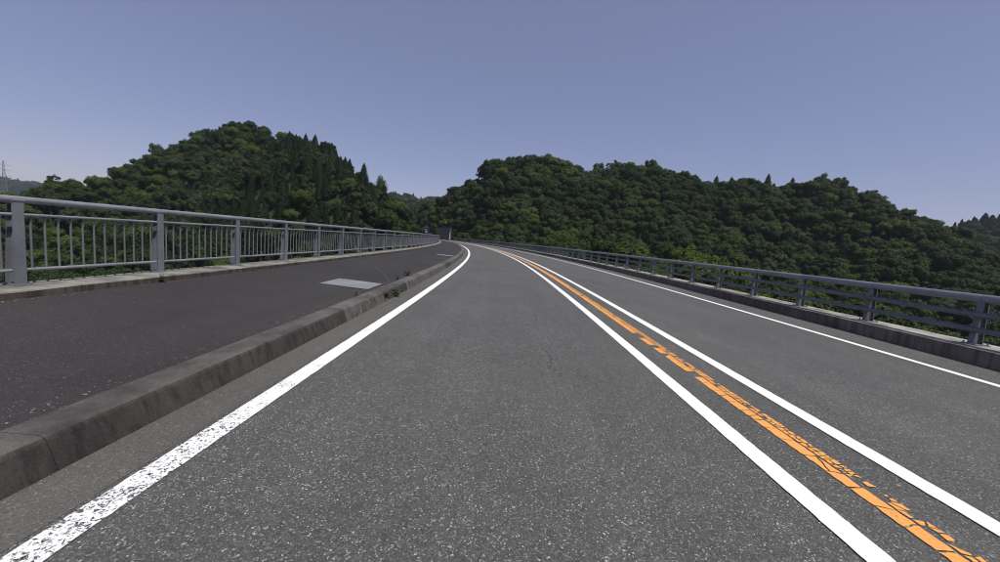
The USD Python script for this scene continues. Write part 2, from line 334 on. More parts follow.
# footway parapet (left) and carriageway parapet (right)
lpar = thing('footway_parapet', 'low pale concrete upstand carrying the pedestrian railing', 'parapet', kind='structure')
LPAR = [(-6.24, -.5), (-5.60, -.5), (-5.60, .425), (-5.618, .44), (-6.20, .44), (-6.24, .42)]
for s in np.arange(-10, BR_END - 1, 6.0):
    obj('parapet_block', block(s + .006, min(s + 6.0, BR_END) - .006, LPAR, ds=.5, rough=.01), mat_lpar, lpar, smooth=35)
rpar = thing('road_parapet', 'brown stained concrete upstand under the metal guard rail', 'parapet', kind='structure')
RPAR = [(7.985, -.5), (8.80, -.5), (8.80, .262), (8.782, .279), (8.015, .279), (7.995, .262)]
for i, s in enumerate(np.arange(-9, GR_END - 1, 6.0)):
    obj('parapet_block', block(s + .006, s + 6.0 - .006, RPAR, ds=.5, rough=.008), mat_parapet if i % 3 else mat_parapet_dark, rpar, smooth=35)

# ------------------------------------------------------------------ markings
def stripe(o0, o1, mat, label):
    """a painted line with slightly ragged edges near by"""
    ss = np.concatenate([np.arange(-2, 22, .04), np.arange(22, 285.5, .5)]); n = len(ss); j = .010 * np.clip((24 - ss) / 10, 0, 1)
    a = o0 + (meshkit.fbm(np.c_[ss * 14, np.full(n, o0), np.zeros(n)], 3) - .5) * j; b = o1 + (meshkit.fbm(np.c_[ss * 14, np.full(n, o1), np.ones(n)], 3) - .5) * j
    v = np.stack([np.c_[a, ss, np.full(n, .008)], np.c_[b, ss, np.full(n, .008)]], 1).reshape(-1, 3); i = np.arange(n - 1) * 2
    obj('white_line', (bend(v), np.vstack([np.c_[i, i + 1, i + 3], np.c_[i, i + 3, i + 2]])), mat, road, uv=v[:, :2], label=label)
stripe(-1.955, -1.785, mat_white_worn, 'worn speckled white edge line beside the kerb')
stripe(1.918, 2.08, mat_white, 'left white line of the orange centre marking')
stripe(2.922, 3.085, mat_white, 'right white line of the orange centre marking')
stripe(6.80, 6.945, mat_white, 'white edge line beside the guard rail')

def flakes():
    """the orange centre line: cracked paint in separate flakes with asphalt showing between them"""
    from scipy.spatial import Voronoi
    import shapely
    from shapely.geometry import Polygon
    r = np.random.default_rng(3); out = []
    o0, o1 = 2.395, 2.61
    s_end = 46.0
    stripes = [(o0, o0 + .112, .15, 1), (o0 + .119, o1, .06, 2)]
    for (a, b, step, rows), s0 in [(st, -9.0) for st in stripes]:
        pts = []
        s = s0
        while s < s_end:
            k = step * r.uniform(.45, 1.6) * (1 if s < 14 else 1.5)
            for q in range(rows):
                pts.append((a + (q + .5 + r.uniform(-.35, .35)) / rows * (b - a), s + r.uniform(-.25, .25) * k))
            s += k
        pts = np.array(pts); pad = np.vstack([pts, [[a - 3, s0 - 9], [b + 3, s0 - 9], [a - 3, s_end + 9], [b + 3, s_end + 9]]])
        vor = Voronoi(pad)
        clip = shapely.box(a, s0, b, s_end)
        for i in range(len(pts)):
            reg = vor.regions[vor.point_region[i]]
            if -1 in reg or len(reg) < 3: continue
            s = pts[i, 1]
            lost = (.03 if rows == 1 else .07) if s < 12 else .02
            if meshkit.noise(np.array([s * .9, rows * 7.0, 0.3])) > .74 and s < 7: lost += .3
            if r.random() < lost: continue
            pg = Polygon(vor.vertices[reg]).intersection(clip)
            gap = (r.uniform(.001, .008) if rows == 1 else r.uniform(.002, .009)) * (1 if s < 14 else .5)
            pg = pg.buffer(-gap - .002).buffer(.002, quad_segs=2)
            for g in getattr(pg, 'geoms', [pg]):
                if g.area < 1.2e-4: continue
                c = shapely.segmentize(g.simplify(.002), .03)
                xy = np.array(c.exterior.coords)[:-1]
                xy = xy + np.stack([meshkit.noise(np.c_[xy * 60, np.full(len(xy), 1.)]), meshkit.noise(np.c_[xy * 60, np.full(len(xy), 9.)])], 1) * .013 - .0065
                ce = xy.mean(0); n = len(xy)
                v = np.vstack([np.c_[xy, np.full(n, .0060)], [[*ce, .0060]]])
                f = np.array([[q, (q + 1) % n, n] for q in range(n)])
                if np.cross(xy[1] - xy[0], ce - xy[0]) < 0: f = f[:, ::-1]
                out.append((bend(v), f))
    (m, _) = sheet(s_end, 285, [(o0, .0060), (o1, .0060)])
    out.append(m)
    return cat_meshes(out)
fl_ = flakes()
obj('orange_line', fl_, mat_orange, road, uv=np.c_[np.full(len(fl_[0]), 2.5), fl_[0][:, 1]], label='cracked orange centre line between the two white lines')

def crack(pts, w, seed):
    r = np.random.default_rng(seed); pts = np.array(pts, float)
    t = np.linspace(0, len(pts) - 1, 40); xy = np.c_[np.interp(t, range(len(pts)), pts[:, 0]), np.interp(t, range(len(pts)), pts[:, 1])]
    xy[:, 0] += r.normal(0, .012, 40); v = []
    for i, (o, s) in enumerate(xy):
        ww = w * r.uniform(.2, 1) * math.sin(math.pi * (i + .5) / 40) ** .5
        v += [[o - ww, s, .004], [o + ww, s, .004]]
    f = []
    for i in range(39): f += [[2 * i, 2 * i + 1, 2 * i + 3], [2 * i, 2 * i + 3, 2 * i + 2]]
    return bend(np.array(v)), np.array(f)
obj('crack', crack([(.62, 5.6), (.72, 4.9), (.66, 4.5), (.78, 4.1)], .006, 1), mat_crack, road)
obj('crack', crack([(.80, 8.2), (.72, 7.1), (.68, 6.3)], .005, 2), mat_crack, road)

# ------------------------------------------------------------------ pedestrian railing (left)
def place(v, s, o, th=None):
    """local x = across the road (o), y = along the road"""
    th = heading(s) if th is None else th; p = at(s, o); v = np.asarray(v, float)
    return np.stack([p[0] + v[:, 0] * math.cos(th) - v[:, 1] * math.sin(th), p[1] + v[:, 0] * math.sin(th) + v[:, 1] * math.cos(th), v[:, 2]], 1)
def tapered(o_a, o_b, y0, y1, z0, z1, o_a1, o_b1):
    v, f = box(o_a, o_b, y0, y1, z0, z1); v = v.copy()
    v[4:, 0] = np.where(np.isclose(v[4:, 0], o_a), o_a1, o_b1)
    return v, f
Lt = arc_table(O_LP)
ped = thing('pedestrian_railing', 'grey metal pedestrian railing with thin vertical bars along the footway', 'railing')
LZ = .44
posts_s = [float(np.interp(4.752 + 2.0 * k, Lt, S)) for k in range(-5, 55)]
posts_s = [s for s in posts_s if s < BR_END]
n_bal, spill = 0, []
order = []
for k, s in enumerate(posts_s):
    parts = [tapered(.030, .042, -.058, .058, LZ, LZ + 1.04, .030, .042),           # flange towards the footway
             tapered(-.100, .030, -.006, .006, LZ + .012, LZ + 1.03, -.035, .030),  # web widening to the foot
             tapered(-.112, -.100, -.045, .045, LZ + .012, LZ + 1.03, -.047, -.035)]
    p = obj('post', [ (place(v, s, O_LP), f) for v, f in [cat_meshes(parts)] ][0], mat_post, ped)
    v, f = box(-.15, .075, -.085, .085, LZ, LZ + .014); obj('base_plate', (place(v, s, O_LP), f), mat_post, p)
    v, f = tube([(0, -.07, LZ + 1.045), (0, .07, LZ + 1.045)], .05, 10); obj('rail_clamp', (place(v, s, O_LP), f), mat_post, p)
    for q in (-.06, .05):
        for w in (-.055, .055):
            v, f = tube([(q - .03, w, LZ + .012), (q - .03, w, LZ + .035)], .010, 6); spill_ = (place(v, s, O_LP), f)
            if k < 9: obj('bolt', spill_, mat_rail_dark, p)
    if k == len(posts_s) - 1: break
    s2 = posts_s[k + 1]
    far = s > 45
    ss = np.linspace(s, s2, 4)
    obj('top_rail', tube(at(np.linspace(s + .002, s2 - .002, 4), O_LP, LZ + 1.1 - .043), .043, 16 if not far else 8), mat_rail, ped, smooth=40)
    inner = np.linspace(s + .062, s2 - .062, 4)
    obj('upper_rail', tube(at(inner, O_LP + .022, LZ + .875), .019, 10 if not far else 6), mat_rail, ped, smooth=40)
    obj('lower_rail', tube(at(inner, O_LP - .004, LZ + .185), .021, 10 if not far else 6), mat_rail, ped, smooth=40)
    for q in range(12):
        sb = s + (s2 - s) * (q + 1) / 13.0
        zz = np.array([.185, .70, .79, .84, .875]); oo = np.array([-.004, -.004, .002, .014, .022])
        b = tube(at(np.full(5, sb), O_LP + oo, LZ + zz), .0115, 8 if s < 20 else 5)
        if s > 2 and n_bal < 298: obj('baluster', b, mat_bar, ped, smooth=40); n_bal += 1
        else: spill.append(b)
obj('far_balusters', cat_meshes(spill), mat_bar, ped, smooth=40, kind='stuff')

# ------------------------------------------------------------------ guard rail (right)
Rt = arc_table(O_RP)
guard = thing('guard_rail', 'grey metal bridge guard rail with thick top pipe and two lower pipes', 'guard rail')
RZ = .279
gp = [float(np.interp(6.758 + 2.0 * k, Rt, S)) for k in range(-6, 76)]
gp = [s for s in gp if s < GR_END]
for k, s in enumerate(gp):
    parts = [tapered(-.100, -.086, -.048, .048, RZ + .012, RZ + .74, -.045, -.031),
             tapered(-.086, .060, -.007, .007, RZ + .012, RZ + .74, -.031, .035),
             tapered(.060, .074, -.046, .046, RZ + .012, RZ + .74, .035, .050)]
    p = obj('post', (place(cat_meshes(parts)[0], s, O_RP), cat_meshes(parts)[1]), mat_post_dark, guard)
    v, f = box(-.14, .13, -.11, .11, RZ, RZ + .016); obj('base_plate', (place(v, s, O_RP), f), mat_post_dark, p)
    v, f = tapered(-.06, .06, -.05, .05, RZ + .735, RZ + .80, -.05, .05); obj('saddle', (place(v, s, O_RP), f), mat_post_dark, p)
    if k < 16:
        for q in (-.115, .105):
            for w in (-.085, .085):
                v, f = tube([(q, w, RZ + .014), (q, w, RZ + .05)], .013, 6); obj('bolt', (place(v, s, O_RP), f), mat_post_dark, p)
    if k == len(gp) - 1: break
    s2 = gp[k + 1]; ss = np.linspace(s, s2, 4); n = 18 if s < 40 else 8
    obj('top_rail', tube(at(np.linspace(s + .003, s2 - .003, 4), O_RP, RZ + .81), .074, n), mat_pipe, guard, smooth=40)
    obj('lower_rail', tube(at(ss, O_RP - .105, RZ + .53), .047, n), mat_rail_dark, guard, smooth=40)
    obj('lower_rail', tube(at(ss, O_RP - .135, RZ + .27), .047, n), mat_rail_dark, guard, smooth=40)

# ------------------------------------------------------------------ steel plates, weeds, grit
def plate(s0, s1, o0, o1, label):
    z0, z1 = z_walk(o0) + .006, z_walk(o1) + .006
    t = thing('steel_cover_plate', label, 'cover plate')
    v = np.array([[o0, s0, z0], [o1, s0, z1], [o1, s1, z1], [o0, s1, z0]]); v = np.vstack([v, v + [0, 0, .009]])
    v[4:, :2] += [[.006, .006], [-.006, .006], [-.006, -.006], [.006, -.006]]
    f = box(0, 1, 0, 1, 0, 1)[1]
    obj('plate', (bend(v), f), mat_steel, t)
    for q, (a0, a1, b0, b1) in enumerate(((-.03, 0, -.03, 1.03), (1.0, 1.03, -.03, 1.03), (0, 1, -.03, 0), (0, 1, 1.0, 1.03))):
        w, l = o1 - o0, s1 - s0; fo0, fo1, fs0, fs1 = o0 + a0 * w + .003, o0 + a1 * w - .003, s0 + b0 * l + .003, s0 + b1 * l - .003
        bv_, bf_ = box(fo0, fo1, fs0, fs1, 0, .007); bv_[:, 2] += z_walk(bv_[:, 0]) + .002; obj('frame_bar', (bend(bv_), bf_), mat_rail_dark, t)
    for a, b in ((.08, .08), (.92, .08), (.08, .92), (.92, .92)):
        o, s = o0 + (o1 - o0) * a, s0 + (s1 - s0) * b
        obj('bolt', tube(at(np.full(2, s), o, np.array([0, .016]) + z_walk(o) + .006), .012, 8), mat_rail_dark, t)
plate(8.18, 9.18, -3.80, -2.80, 'pale steel cover plate set in the footway, nearest to the camera')
plate(25.0, 25.7, -3.75, -2.74, 'small distant pale steel cover plate further along the footway')

def blade(base, d, length, w, droop, seed):
    t = np.linspace(0, 1, 5); d = np.array(d) / np.linalg.norm(d)
    c = base + np.outer(t * length, d) + np.outer(-droop * length * t ** 2, [0, 0, 1])
    side = np.cross(d, [0, 0, 1.0]); side /= np.linalg.norm(side) + 1e-9
    ww = w * np.sin(np.pi * np.clip(t * .9 + .08, 0, 1))
    v = np.empty((10, 3)); v[0::2] = c - side * ww[:, None]; v[1::2] = c + side * ww[:, None]
    f = []
    for i in range(4): f += [[2 * i, 2 * i + 1, 2 * i + 3], [2 * i, 2 * i + 3, 2 * i + 2]]
    return v, np.array(f)
def weed(s, o, z, h, spread, n, label, seed, cat='weed'):
    r = np.random.default_rng(seed); p = at(s, o, z)
    t = thing('weed', label, cat, p)
    stems, leaves = [], []
    for k in range(max(3, n // 9)):
        a = r.uniform(0, 6.28); tip = np.array([math.cos(a) * spread * r.uniform(.2, .9), math.sin(a) * spread * r.uniform(.2, .9), h * r.uniform(.55, 1)])
        stems.append(tube([(0, 0, -.01), tip * [.35, .35, .55], tip], [.004, .003, .0015], 5))
        for q in range(9):
            b = tip * r.uniform(.15, 1); aa = r.uniform(0, 6.28)
            leaves.append(blade(b, (math.cos(aa), math.sin(aa), r.uniform(-.1, .9)), h * r.uniform(.22, .42), h * r.uniform(.06, .12), r.uniform(.1, .5), k))
    obj('stem', cat_meshes(stems), mat_weed, t); obj('leaves', cat_meshes(leaves), mat_weed, t)
weed(8.75, -2.32, 0, .22, .12, 72, 'green weed growing from the gutter beside the kerb drain hole', 1)
weed(10.4, -2.74, .19, .15, .13, 45, 'small weed tuft behind the kerb just past the cover plate', 2)
weed(11.6, -2.74, .19, .20, .19, 90, 'larger leafy weed on the kerb back, farthest of the footway weeds', 3)
weed(7.35, -2.74, .19, .12, .08, 27, 'sparse weed behind the kerb just before the cover plate', 4)
weed(6.35, -5.57, .345, .16, .07, 27, 'thin weed at the foot of the pale railing upstand', 5)
weed(7.8, -2.735, .19, .05, .06, 18, 'tiny weed between the near cover plate and the kerb', 6)
t_ = thing('dry_stalk', 'thin dry grass stalk leaning over the footway beside the cover plate', 'stalk', at(9.7, -2.76, .19))
obj('stem', tube([(0, 0, 0), (-.10, .05, .14), (-.26, .12, .26), (-.42, .2, .33)], [.0025, .0022, .002, .0014], 5), mat_dry, t_)
obj('seed_head', tube([(-.42, .2, .33), (-.48, .23, .345)], [.006, .002], 5), mat_dry, t_)

def chips(n, fn, smin, smax, seed):
    r = np.random.default_rng(seed); out = []
    base = trimesh.creation.icosphere(subdivisions=0); bv, bf = np.array(base.vertices), np.array(base.faces)
    for _ in range(n):
        s, o, z = fn(r); d = r.uniform(smin, smax) * r.uniform(.5, 1)
        v = bv * d * [r.uniform(.6, 1.3), r.uniform(.6, 1.3), .45] + r.normal(0, d * .15, bv.shape)
        a = r.uniform(0, 6.28); v = v @ np.array([[math.cos(a), -math.sin(a), 0], [math.sin(a), math.cos(a), 0], [0, 0, 1]])
        out.append((v + at(s, o, z), bf))
    return cat_meshes(out)
g1 = obj('grit', cat_meshes([
    chips(420, lambda r: (1 + 22 * r.random() ** 1.4, -2.72 - abs(r.normal(0, .10)), .203), .003, .011, 11),
    chips(380, lambda r: (2 + 20 * r.random() ** 1.3, -5.58 + abs(r.normal(0, .07)), .345), .004, .013, 12),
    chips(170, lambda r: (1 + 16 * r.random() ** 1.5, (oo := -2.9 - 2.6 * r.random()), z_walk(oo) + .002), .003, .009, 13),
    chips(110, lambda r: (1 + 14 * r.random(), -2.345 + abs(r.normal(0, .05)), .004), .003, .010, 14)]), mat_grit, kind='stuff')
tag(g1, 'scattered pale grit and chips along the kerb and footway edges', 'grit')

# ------------------------------------------------------------------ terrain
def seg_ridge(P, pts, sl, rr):
    """height of a hill: the envelope of slopes falling from every piece of its ridge; and the distance to the ridge"""
    pts = np.asarray(pts, float); best = np.full(len(P), 1e9); h = np.full(len(P), -1e9)
    for a, b in zip(pts[:-1], pts[1:]):
        d = b[:2] - a[:2]; t = np.clip(((P - a[:2]) @ d) / (d @ d), 0, 1)
        q = np.linalg.norm(P - (a[:2] + t[:, None] * d), axis=1)
        best = np.minimum(best, q); h = np.maximum(h, a[2] + t * (b[2] - a[2]) - (np.sqrt(q * q + rr * rr) - rr) * sl)
    return best, h
# ridge points are where the trees' tops stand against the sky: x, y, z
RIGHT = [(-29.5, 183.6, 7.4), (-27.9, 181.9, 15.4), (-21.8, 186.5, 22.8), (-16.7, 190.0, 23.6), (-10.1, 194.2, 26.4), (-3.3, 197.5, 40.7), (4.1, 199.0, 43.0), (10.3, 199.9, 37.7), (17.7, 200.9, 45.6), (24.0, 201.5, 34.8), (31.7, 201.0, 32.0), (36.2, 200.5, 38.3), (42.2, 199.7, 38.0), (53.9, 197.7, 43.3), (60.2, 196.4, 42.6), (64.4, 195.3, 38.6), (69.6, 193.9, 42.9), (73.7, 192.7, 40.6), (80.2, 190.7, 39.6), (85.2, 188.9, 38.5), (88.9, 187.5, 36.6), (94.8, 185.1, 36.5), (106.1, 180.1, 37.0), (117.5, 174.1, 32.3), (122.5, 171.3, 23.3), (128.3, 167.9, 37.4), (134.4, 163.9, 22.7), (135.3, 158.0, 25.0), (135.3, 151.3, 12.8), (135.2, 141.9, 17.6), (133.6, 133.7, 9.2), (131.5, 124.3, 0.2), (129.0, 116.7, -4.1), (125.8, 108.4, 4.7), (117.5, 93.3, -1.0), (150, 95, -6)]
LEFT = [(-280, 70, -22), (-220, 90, -14), (-170, 108, -4), (-144.1, 116.0, -9.7), (-144.4, 120.7, -0.5), (-144.4, 127.0, 5.7), (-144.1, 133.4, 11.7), (-143.4, 139.5, 4.5), (-144.6, 146.5, 6.0), (-145.4, 153.8, 9.7), (-145.5, 165.1, 4.3), (-144.7, 172.3, 11.3), (-143.6, 179.7, 13.4), (-141.5, 184.6, 24.4), (-138.5, 190.8, 35.2), (-135.2, 195.1, 39.7), (-127.5, 194.7, 46.7), (-119.3, 194.1, 51.1), (-109.4, 193.2, 51.0), (-100.8, 191.7, 48.1), (-89.3, 187.0, 47.4), (-75.7, 180.8, 51.5), (-65.8, 174.4, 46.8), (-56.3, 167.6, 48.9), (-51.6, 164.1, 40.1), (-48.0, 161.0, 32.0), (-39.7, 152.9, 6.1), (-34, 142, -14.0)]
BACK_RIGHT = [(300, 300, 25), (330, 312, 31.3), (352, 305, -128.5), (380, 295, 48.3), (450, 270, 66), (560, 220, 80)]
GAP_NEAR = [(-120, 300, 24), (-80, 300, 20), (-60, 305, 21), (-42, 310, 26), (10, 320, 30)]
GAP_FAR = [(-330, 640, 62), (-235, 640, 50), (-170, 650, 63.9), (-130, 650, 57.2), (-105, 655, 55.5), (-40, 660, 80.0), (60, 680, 88), (200, 700, 85)]
LEFT_FAR = [(-2400, 900, 60), (-1500, 1000, 58), (-1300, 1030, 56), (-1240, 1060, 50), (-1180, 1090, 44), (-1000, 1180, 30), (-800, 1300, 30)]
FOOT = [(46, 52, -3), (38, 55, -1), (33, 64, 1.5), (31, 70, 3.2), (27, 80, 3), (21, 96, 3.2), (12, 110, 3.2), (4, 119, 4.2), (-3, 128, 5), (-9, 136, 6)]
HILLS = [(FOOT, .5, 6, 7), (RIGHT, .70, 12, 6.3), (LEFT, .80, 12, 6.3), (BACK_RIGHT, .40, 25, 9), (GAP_NEAR, .45, 15, 9), (GAP_FAR, .35, 40, 9), (LEFT_FAR, .22, 80, 9)]
def road_so(P):
    """nearest station and offset of the points"""
    i = np.arange(0, len(S), 8); c = np.c_[_px[i], _py[i]]
    from scipy.spatial import cKDTree
    k = cKDTree(c).query(P)[1]; th = _th[i][k]; d = P - c[k]
    return S[i][k], d[:, 0] * np.cos(th) + d[:, 1] * np.sin(th), np.abs(-d[:, 0] * np.sin(th) + d[:, 1] * np.cos(th))
def terrain(P):
    P = np.asarray(P, float)
    n = meshkit.fbm(np.c_[P / 38.0, np.zeros(len(P))], 4, 3) - .5
    r = np.linalg.norm(P, axis=1)
    z = -24 + 7 * n + np.clip((r - 500) / 1500, 0, 1) * 20
    for pts, sl, rr, th in HILLS:
        d, h = seg_ridge(P, pts, sl, rr)
        h = h - th + n * np.clip(d / 40, 0, 1) * 12
        k = 5.0; m = np.maximum(z, h); z = m + k * np.log(np.exp((z - m) / k) + np.exp((h - m) / k)) - k * .0
    s, o, along = road_so(P)
    # the cutting beyond the bridge and the free space under the deck
    cut = (s > BR_END - 3) & (s < 284) & (along < 12)
    wall_h = 5.2 - (s - 159) * .012
    q = np.clip(o - 14, 0, 99); right_max = -.3 + q * (.7 + .5 * np.clip((s - 120) / 38, 0, 1)) + np.clip(q - 5, 0, 99) * .4
    left_max = -.3 + np.clip(-11.5 - o, 0, 99) * .9
    cap = np.where(o > 0, right_max, left_max)
    z = np.where(cut & (o > -60) & (o < 60), np.minimum(z, cap), z)
    near_ = cut & (o > -9) & (o < 9.5)
    z = np.where(near_, np.clip(z, -.45, None), z)
    z = np.where(cut & (o > -11.5) & (o < 14), -.3, z)
    under = (s <= BR_END - 3) & (o > -16) & (o < 18)
    z = np.where(under, np.minimum(z, -4.5 - 6 * np.clip((BR_END - 3 - s) / 25, 0, 1)), z)
    return z
gx = np.concatenate([-np.geomspace(3200, 345, 26), np.arange(-340, 460, 4.0), np.geomspace(465, 3200, 26)])
gy = np.concatenate([-np.geomspace(2500, 65, 22), np.arange(-60, 400, 4.0), np.geomspace(405, 3800, 34)])
GX, GY = np.meshgrid(gx, gy); PP = np.c_[GX.ravel(), GY.ravel()]; GZ = terrain(PP)
nx, ny = len(gx), len(gy)
ii = np.arange((ny - 1) * nx).reshape(ny - 1, nx)[:, :-1].ravel()
tf = np.vstack([np.c_[ii, ii + 1, ii + nx + 1], np.c_[ii, ii + nx + 1, ii + nx]])
ter = obj('hills', (np.c_[PP, GZ], tf), mat_ground, kind='structure', smooth=True)
tag(ter, 'wooded hills and valley floor around the bridge', 'hills')
from scipy.interpolate import RegularGridInterpolator
_tz = RegularGridInterpolator((gy, gx), GZ.reshape(ny, nx), bounds_error=False, fill_value=-24)
def ground(x, y): return _tz(np.c_[np.atleast_1d(y), np.atleast_1d(x)])

# retaining wall on the outer side of the cutting, marker post, sign
rw = thing('retaining_wall', 'dark stained concrete retaining wall at the far bend beyond the bridge', 'wall')
for s in np.arange(159, 235, 4.0):
    h = 5.2 - (s - 159) * .012
    obj('wall_panel', block(s + .012, s + 4.0 - .012, [(8.35, -.4), (9.0, -.4), (9.0, h), (8.72, h), (8.35, -.3)], ds=2.0), mat_wall, rw)
mk = thing('marker_post', 'slim white marker post at the end of the guard rail by the dark wall', 'post', at(158.6, 8.2, 0))
obj('post', tube([(0, 0, 0), (0, 0, 1.6), (.02, 0, 3.2)], [.10, .10, .09], 10), mat_sign_white, mk, smooth=40)
obj('cap', tube([(.02, 0, 3.2), (.02, 0, 3.26)], [.11, .06], 10), mat_sign_white, mk)
SG = at(140, -5.5, 0)
sg = thing('road_sign', 'small blue and white road sign above the far end of the pedestrian railing', 'sign', SG, heading(140))
obj('post', tube([(0, .04, 0), (0, .04, 3.5)], .04, 8), mat_post, sg)
def plate_xz(x0, x1, z0, z1, y0, y1): return box(x0, x1, y0, y1, z0, z1)
obj('panel', plate_xz(-.62, .62, 2.3, 3.5, -.03, 0), mat_sign_blue, sg)
obj('stripe', plate_xz(-.5, .5, 2.38, 2.66, -.045, -.031), mat_sign_white, sg)
obj('stripe', plate_xz(-.12, .12, 2.8, 3.35, -.045, -.031), mat_sign_white, sg)

# ------------------------------------------------------------------ trees
UsdGeom.Scope.Define(stage, '/World/Looks/Classes')
def leaf_cards(C, D, size, r, up=.25):
    """one pointed leaf-spray (two triangles) per centre C facing roughly along D; returns v, f, normals"""
    n = len(C)
    N = D + r.normal(0, .45, (n, 3)) + [0, 0, up]; N /= np.linalg.norm(N, axis=1, keepdims=True)
    T = np.cross(N, r.normal(0, 1, (n, 3))); T /= np.linalg.norm(T, axis=1, keepdims=True); B = np.cross(N, T)
    L = size * r.uniform(.65, 1.35, n)[:, None]; W = L * r.uniform(.5, .85, n)[:, None]
    bendv = N * L * r.uniform(-.25, .1, n)[:, None]
    v = np.stack([C - T * L + bendv, C - B * W, C + T * L + bendv, C + B * W], 1).reshape(-1, 3)
    b = np.arange(n)[:, None] * 4
    f = np.vstack([b + [0, 1, 3], b + [1, 2, 3]])
    return v, f, N
def set_normals(prim, nv):
    m = UsdGeom.Mesh(prim); m.CreateNormalsAttr(Vt.Vec3fArray.FromNumpy(nv.astype(np.float32))); m.SetNormalsInterpolation('vertex')
def broadleaf(name, mat, seed, squash, clumps, per, size, lobe):
    """unit tree: crown about 1 wide (radius) and up to 2 tall, trunk from z=0"""
    r = np.random.default_rng(seed)
    root = UsdGeom.Xform.Define(stage, '/World/Looks/Classes/' + name); root.GetPrim().SetSpecifier(Sdf.SpecifierClass)
    rp = root.GetPrim(); ht = 2.0 * squash
    C, D, CC = [], [], []
    cz = ht * .56
    cents = []
    subs = [(np.array([r.uniform(-.12, .12), r.uniform(-.12, .12), ht * .60]), r.uniform(.55, .68))]
    a0 = r.uniform(0, 6.28)
    for q in range(r.integers(3, 6)):
        a = a0 + q * 1.5 + r.normal(0, .4); b = r.uniform(.38, .62)
        subs.append((np.array([math.cos(a) * b, math.sin(a) * b, ht * r.uniform(.36, .72)]), r.uniform(.26, .46)))
    wts = np.array([q[1] ** 2 for q in subs]); which = r.choice(len(subs), clumps, p=wts / wts.sum())
    for k in range(clumps):
        sc_, sr_ = subs[which[k]]
        dd = r.normal(0, 1, 3); dd[2] = dd[2] * .8 + .25; dd /= np.linalg.norm(dd)
        c = sc_ + dd * sr_ * r.uniform(.6, 1.0) * [1, 1, .9]; cents.append(c)
        cr = lobe * r.uniform(.45, 1.25); m_ = int(per * r.uniform(.8, 1.2))
        d = r.normal(0, 1, (m_, 3)) + 1.0 * dd; d[:, 2] += .3; d /= np.linalg.norm(d, axis=1, keepdims=True)
        C.append(c + d * cr * r.uniform(.45, 1.2, m_)[:, None]); D.append(d); CC.append(np.tile(dd + .5 * (c - [0, 0, cz]), (m_, 1)))
    C, D, CC = np.vstack(C), np.vstack(D), np.vstack(CC); CC /= np.linalg.norm(CC, axis=1, keepdims=True) + 1e-9
    v, f, N = leaf_cards(C, D, size, r)
    m = obj('crown', (v, f), mat, rp)
    sn = .50 * D + .35 * CC + .42 * N + [0, 0, .12]; sn /= np.linalg.norm(sn, axis=1, keepdims=True)
    set_normals(m, np.repeat(sn, 4, 0))
    br = [tube([(0, 0, -.15), (.02, .01, ht * .3), (.0, .03, ht * .62)], [.075, .055, .03], 7)]
    for c in cents[::max(1, len(cents) // 9)]:
        br.append(tube([(0.01, .01, ht * .28), c * [.5, .5, .8], c], [.03, .02, .008], 5))
    obj('trunk', cat_meshes(br), mat_bark, rp)
    return rp
def conifer(name, mat, seed, layers=19, per=230, width=.60, gap=0):
    r = np.random.default_rng(seed)
    root = UsdGeom.Xform.Define(stage, '/World/Looks/Classes/' + name); root.GetPrim().SetSpecifier(Sdf.SpecifierClass); rp = root.GetPrim()
    C, D = [], []
    for k in range(layers):
        t = k / (layers - 1); z = .5 + 2.0 * t; rad = width * (1 - t) ** .62 + .03
        m = int(per * (1 - t * .75)); a = r.uniform(0, 6.28, m)
        spoke = (.75 + .25 * np.cos(a * r.integers(4, 7) + r.uniform(0, 6.28)))
        q = rad * np.sqrt(r.uniform(.15, 1, m)) * spoke
        C.append(np.c_[np.cos(a) * q, np.sin(a) * q, z - q * .35 + r.normal(0, .03, m)]); D.append(np.c_[np.cos(a), np.sin(a), np.full(m, .5)])
    C, D = np.vstack(C), np.vstack(D); D /= np.linalg.norm(D, axis=1, keepdims=True)
    v, f, N = leaf_cards(C, D, .062, r)
    mm = obj('crown', (v, f), mat, rp); sn = .7 * D + .4 * N; sn /= np.linalg.norm(sn, axis=1, keepdims=True); set_normals(mm, np.repeat(sn, 4, 0))
    obj('trunk', tube([(0, 0, -.15), (0, 0, 1.2), (0, 0, 2.45)], [.045, .03, .008], 7), mat_bark, rp)
    return rp
def sparse_pine(name, mat, seed):
    r = np.random.default_rng(seed)
    root = UsdGeom.Xform.Define(stage, '/World/Looks/Classes/' + name); root.GetPrim().SetSpecifier(Sdf.SpecifierClass); rp = root.GetPrim()
    C, D, br = [], [], [tube([(0, 0, -.15), (.03, 0, 1.0), (.0, .02, 2.3)], [.04, .03, .015], 6)]
    for z, dx, s in ((2.35, 0, .26), (2.2, .22, .2), (2.12, -.24, .2), (1.85, .26, .16), (1.72, -.16, .15)):
        c = np.array([dx, r.uniform(-.12, .12), z]); br.append(tube([(0.01, 0, z - .25), c], [.014, .006], 5))
        d = r.normal(0, 1, (130, 3)); d /= np.linalg.norm(d, axis=1, keepdims=True); C.append(c + d * s * [1, 1, .45]); D.append(d)
    C, D = np.vstack(C), np.vstack(D); v, f, N = leaf_cards(C, D, .06, r)
    mm = obj('crown', (v, f), mat, rp); set_normals(mm, np.repeat(D, 4, 0)); obj('trunk', cat_meshes(br), mat_bark, rp); return rp

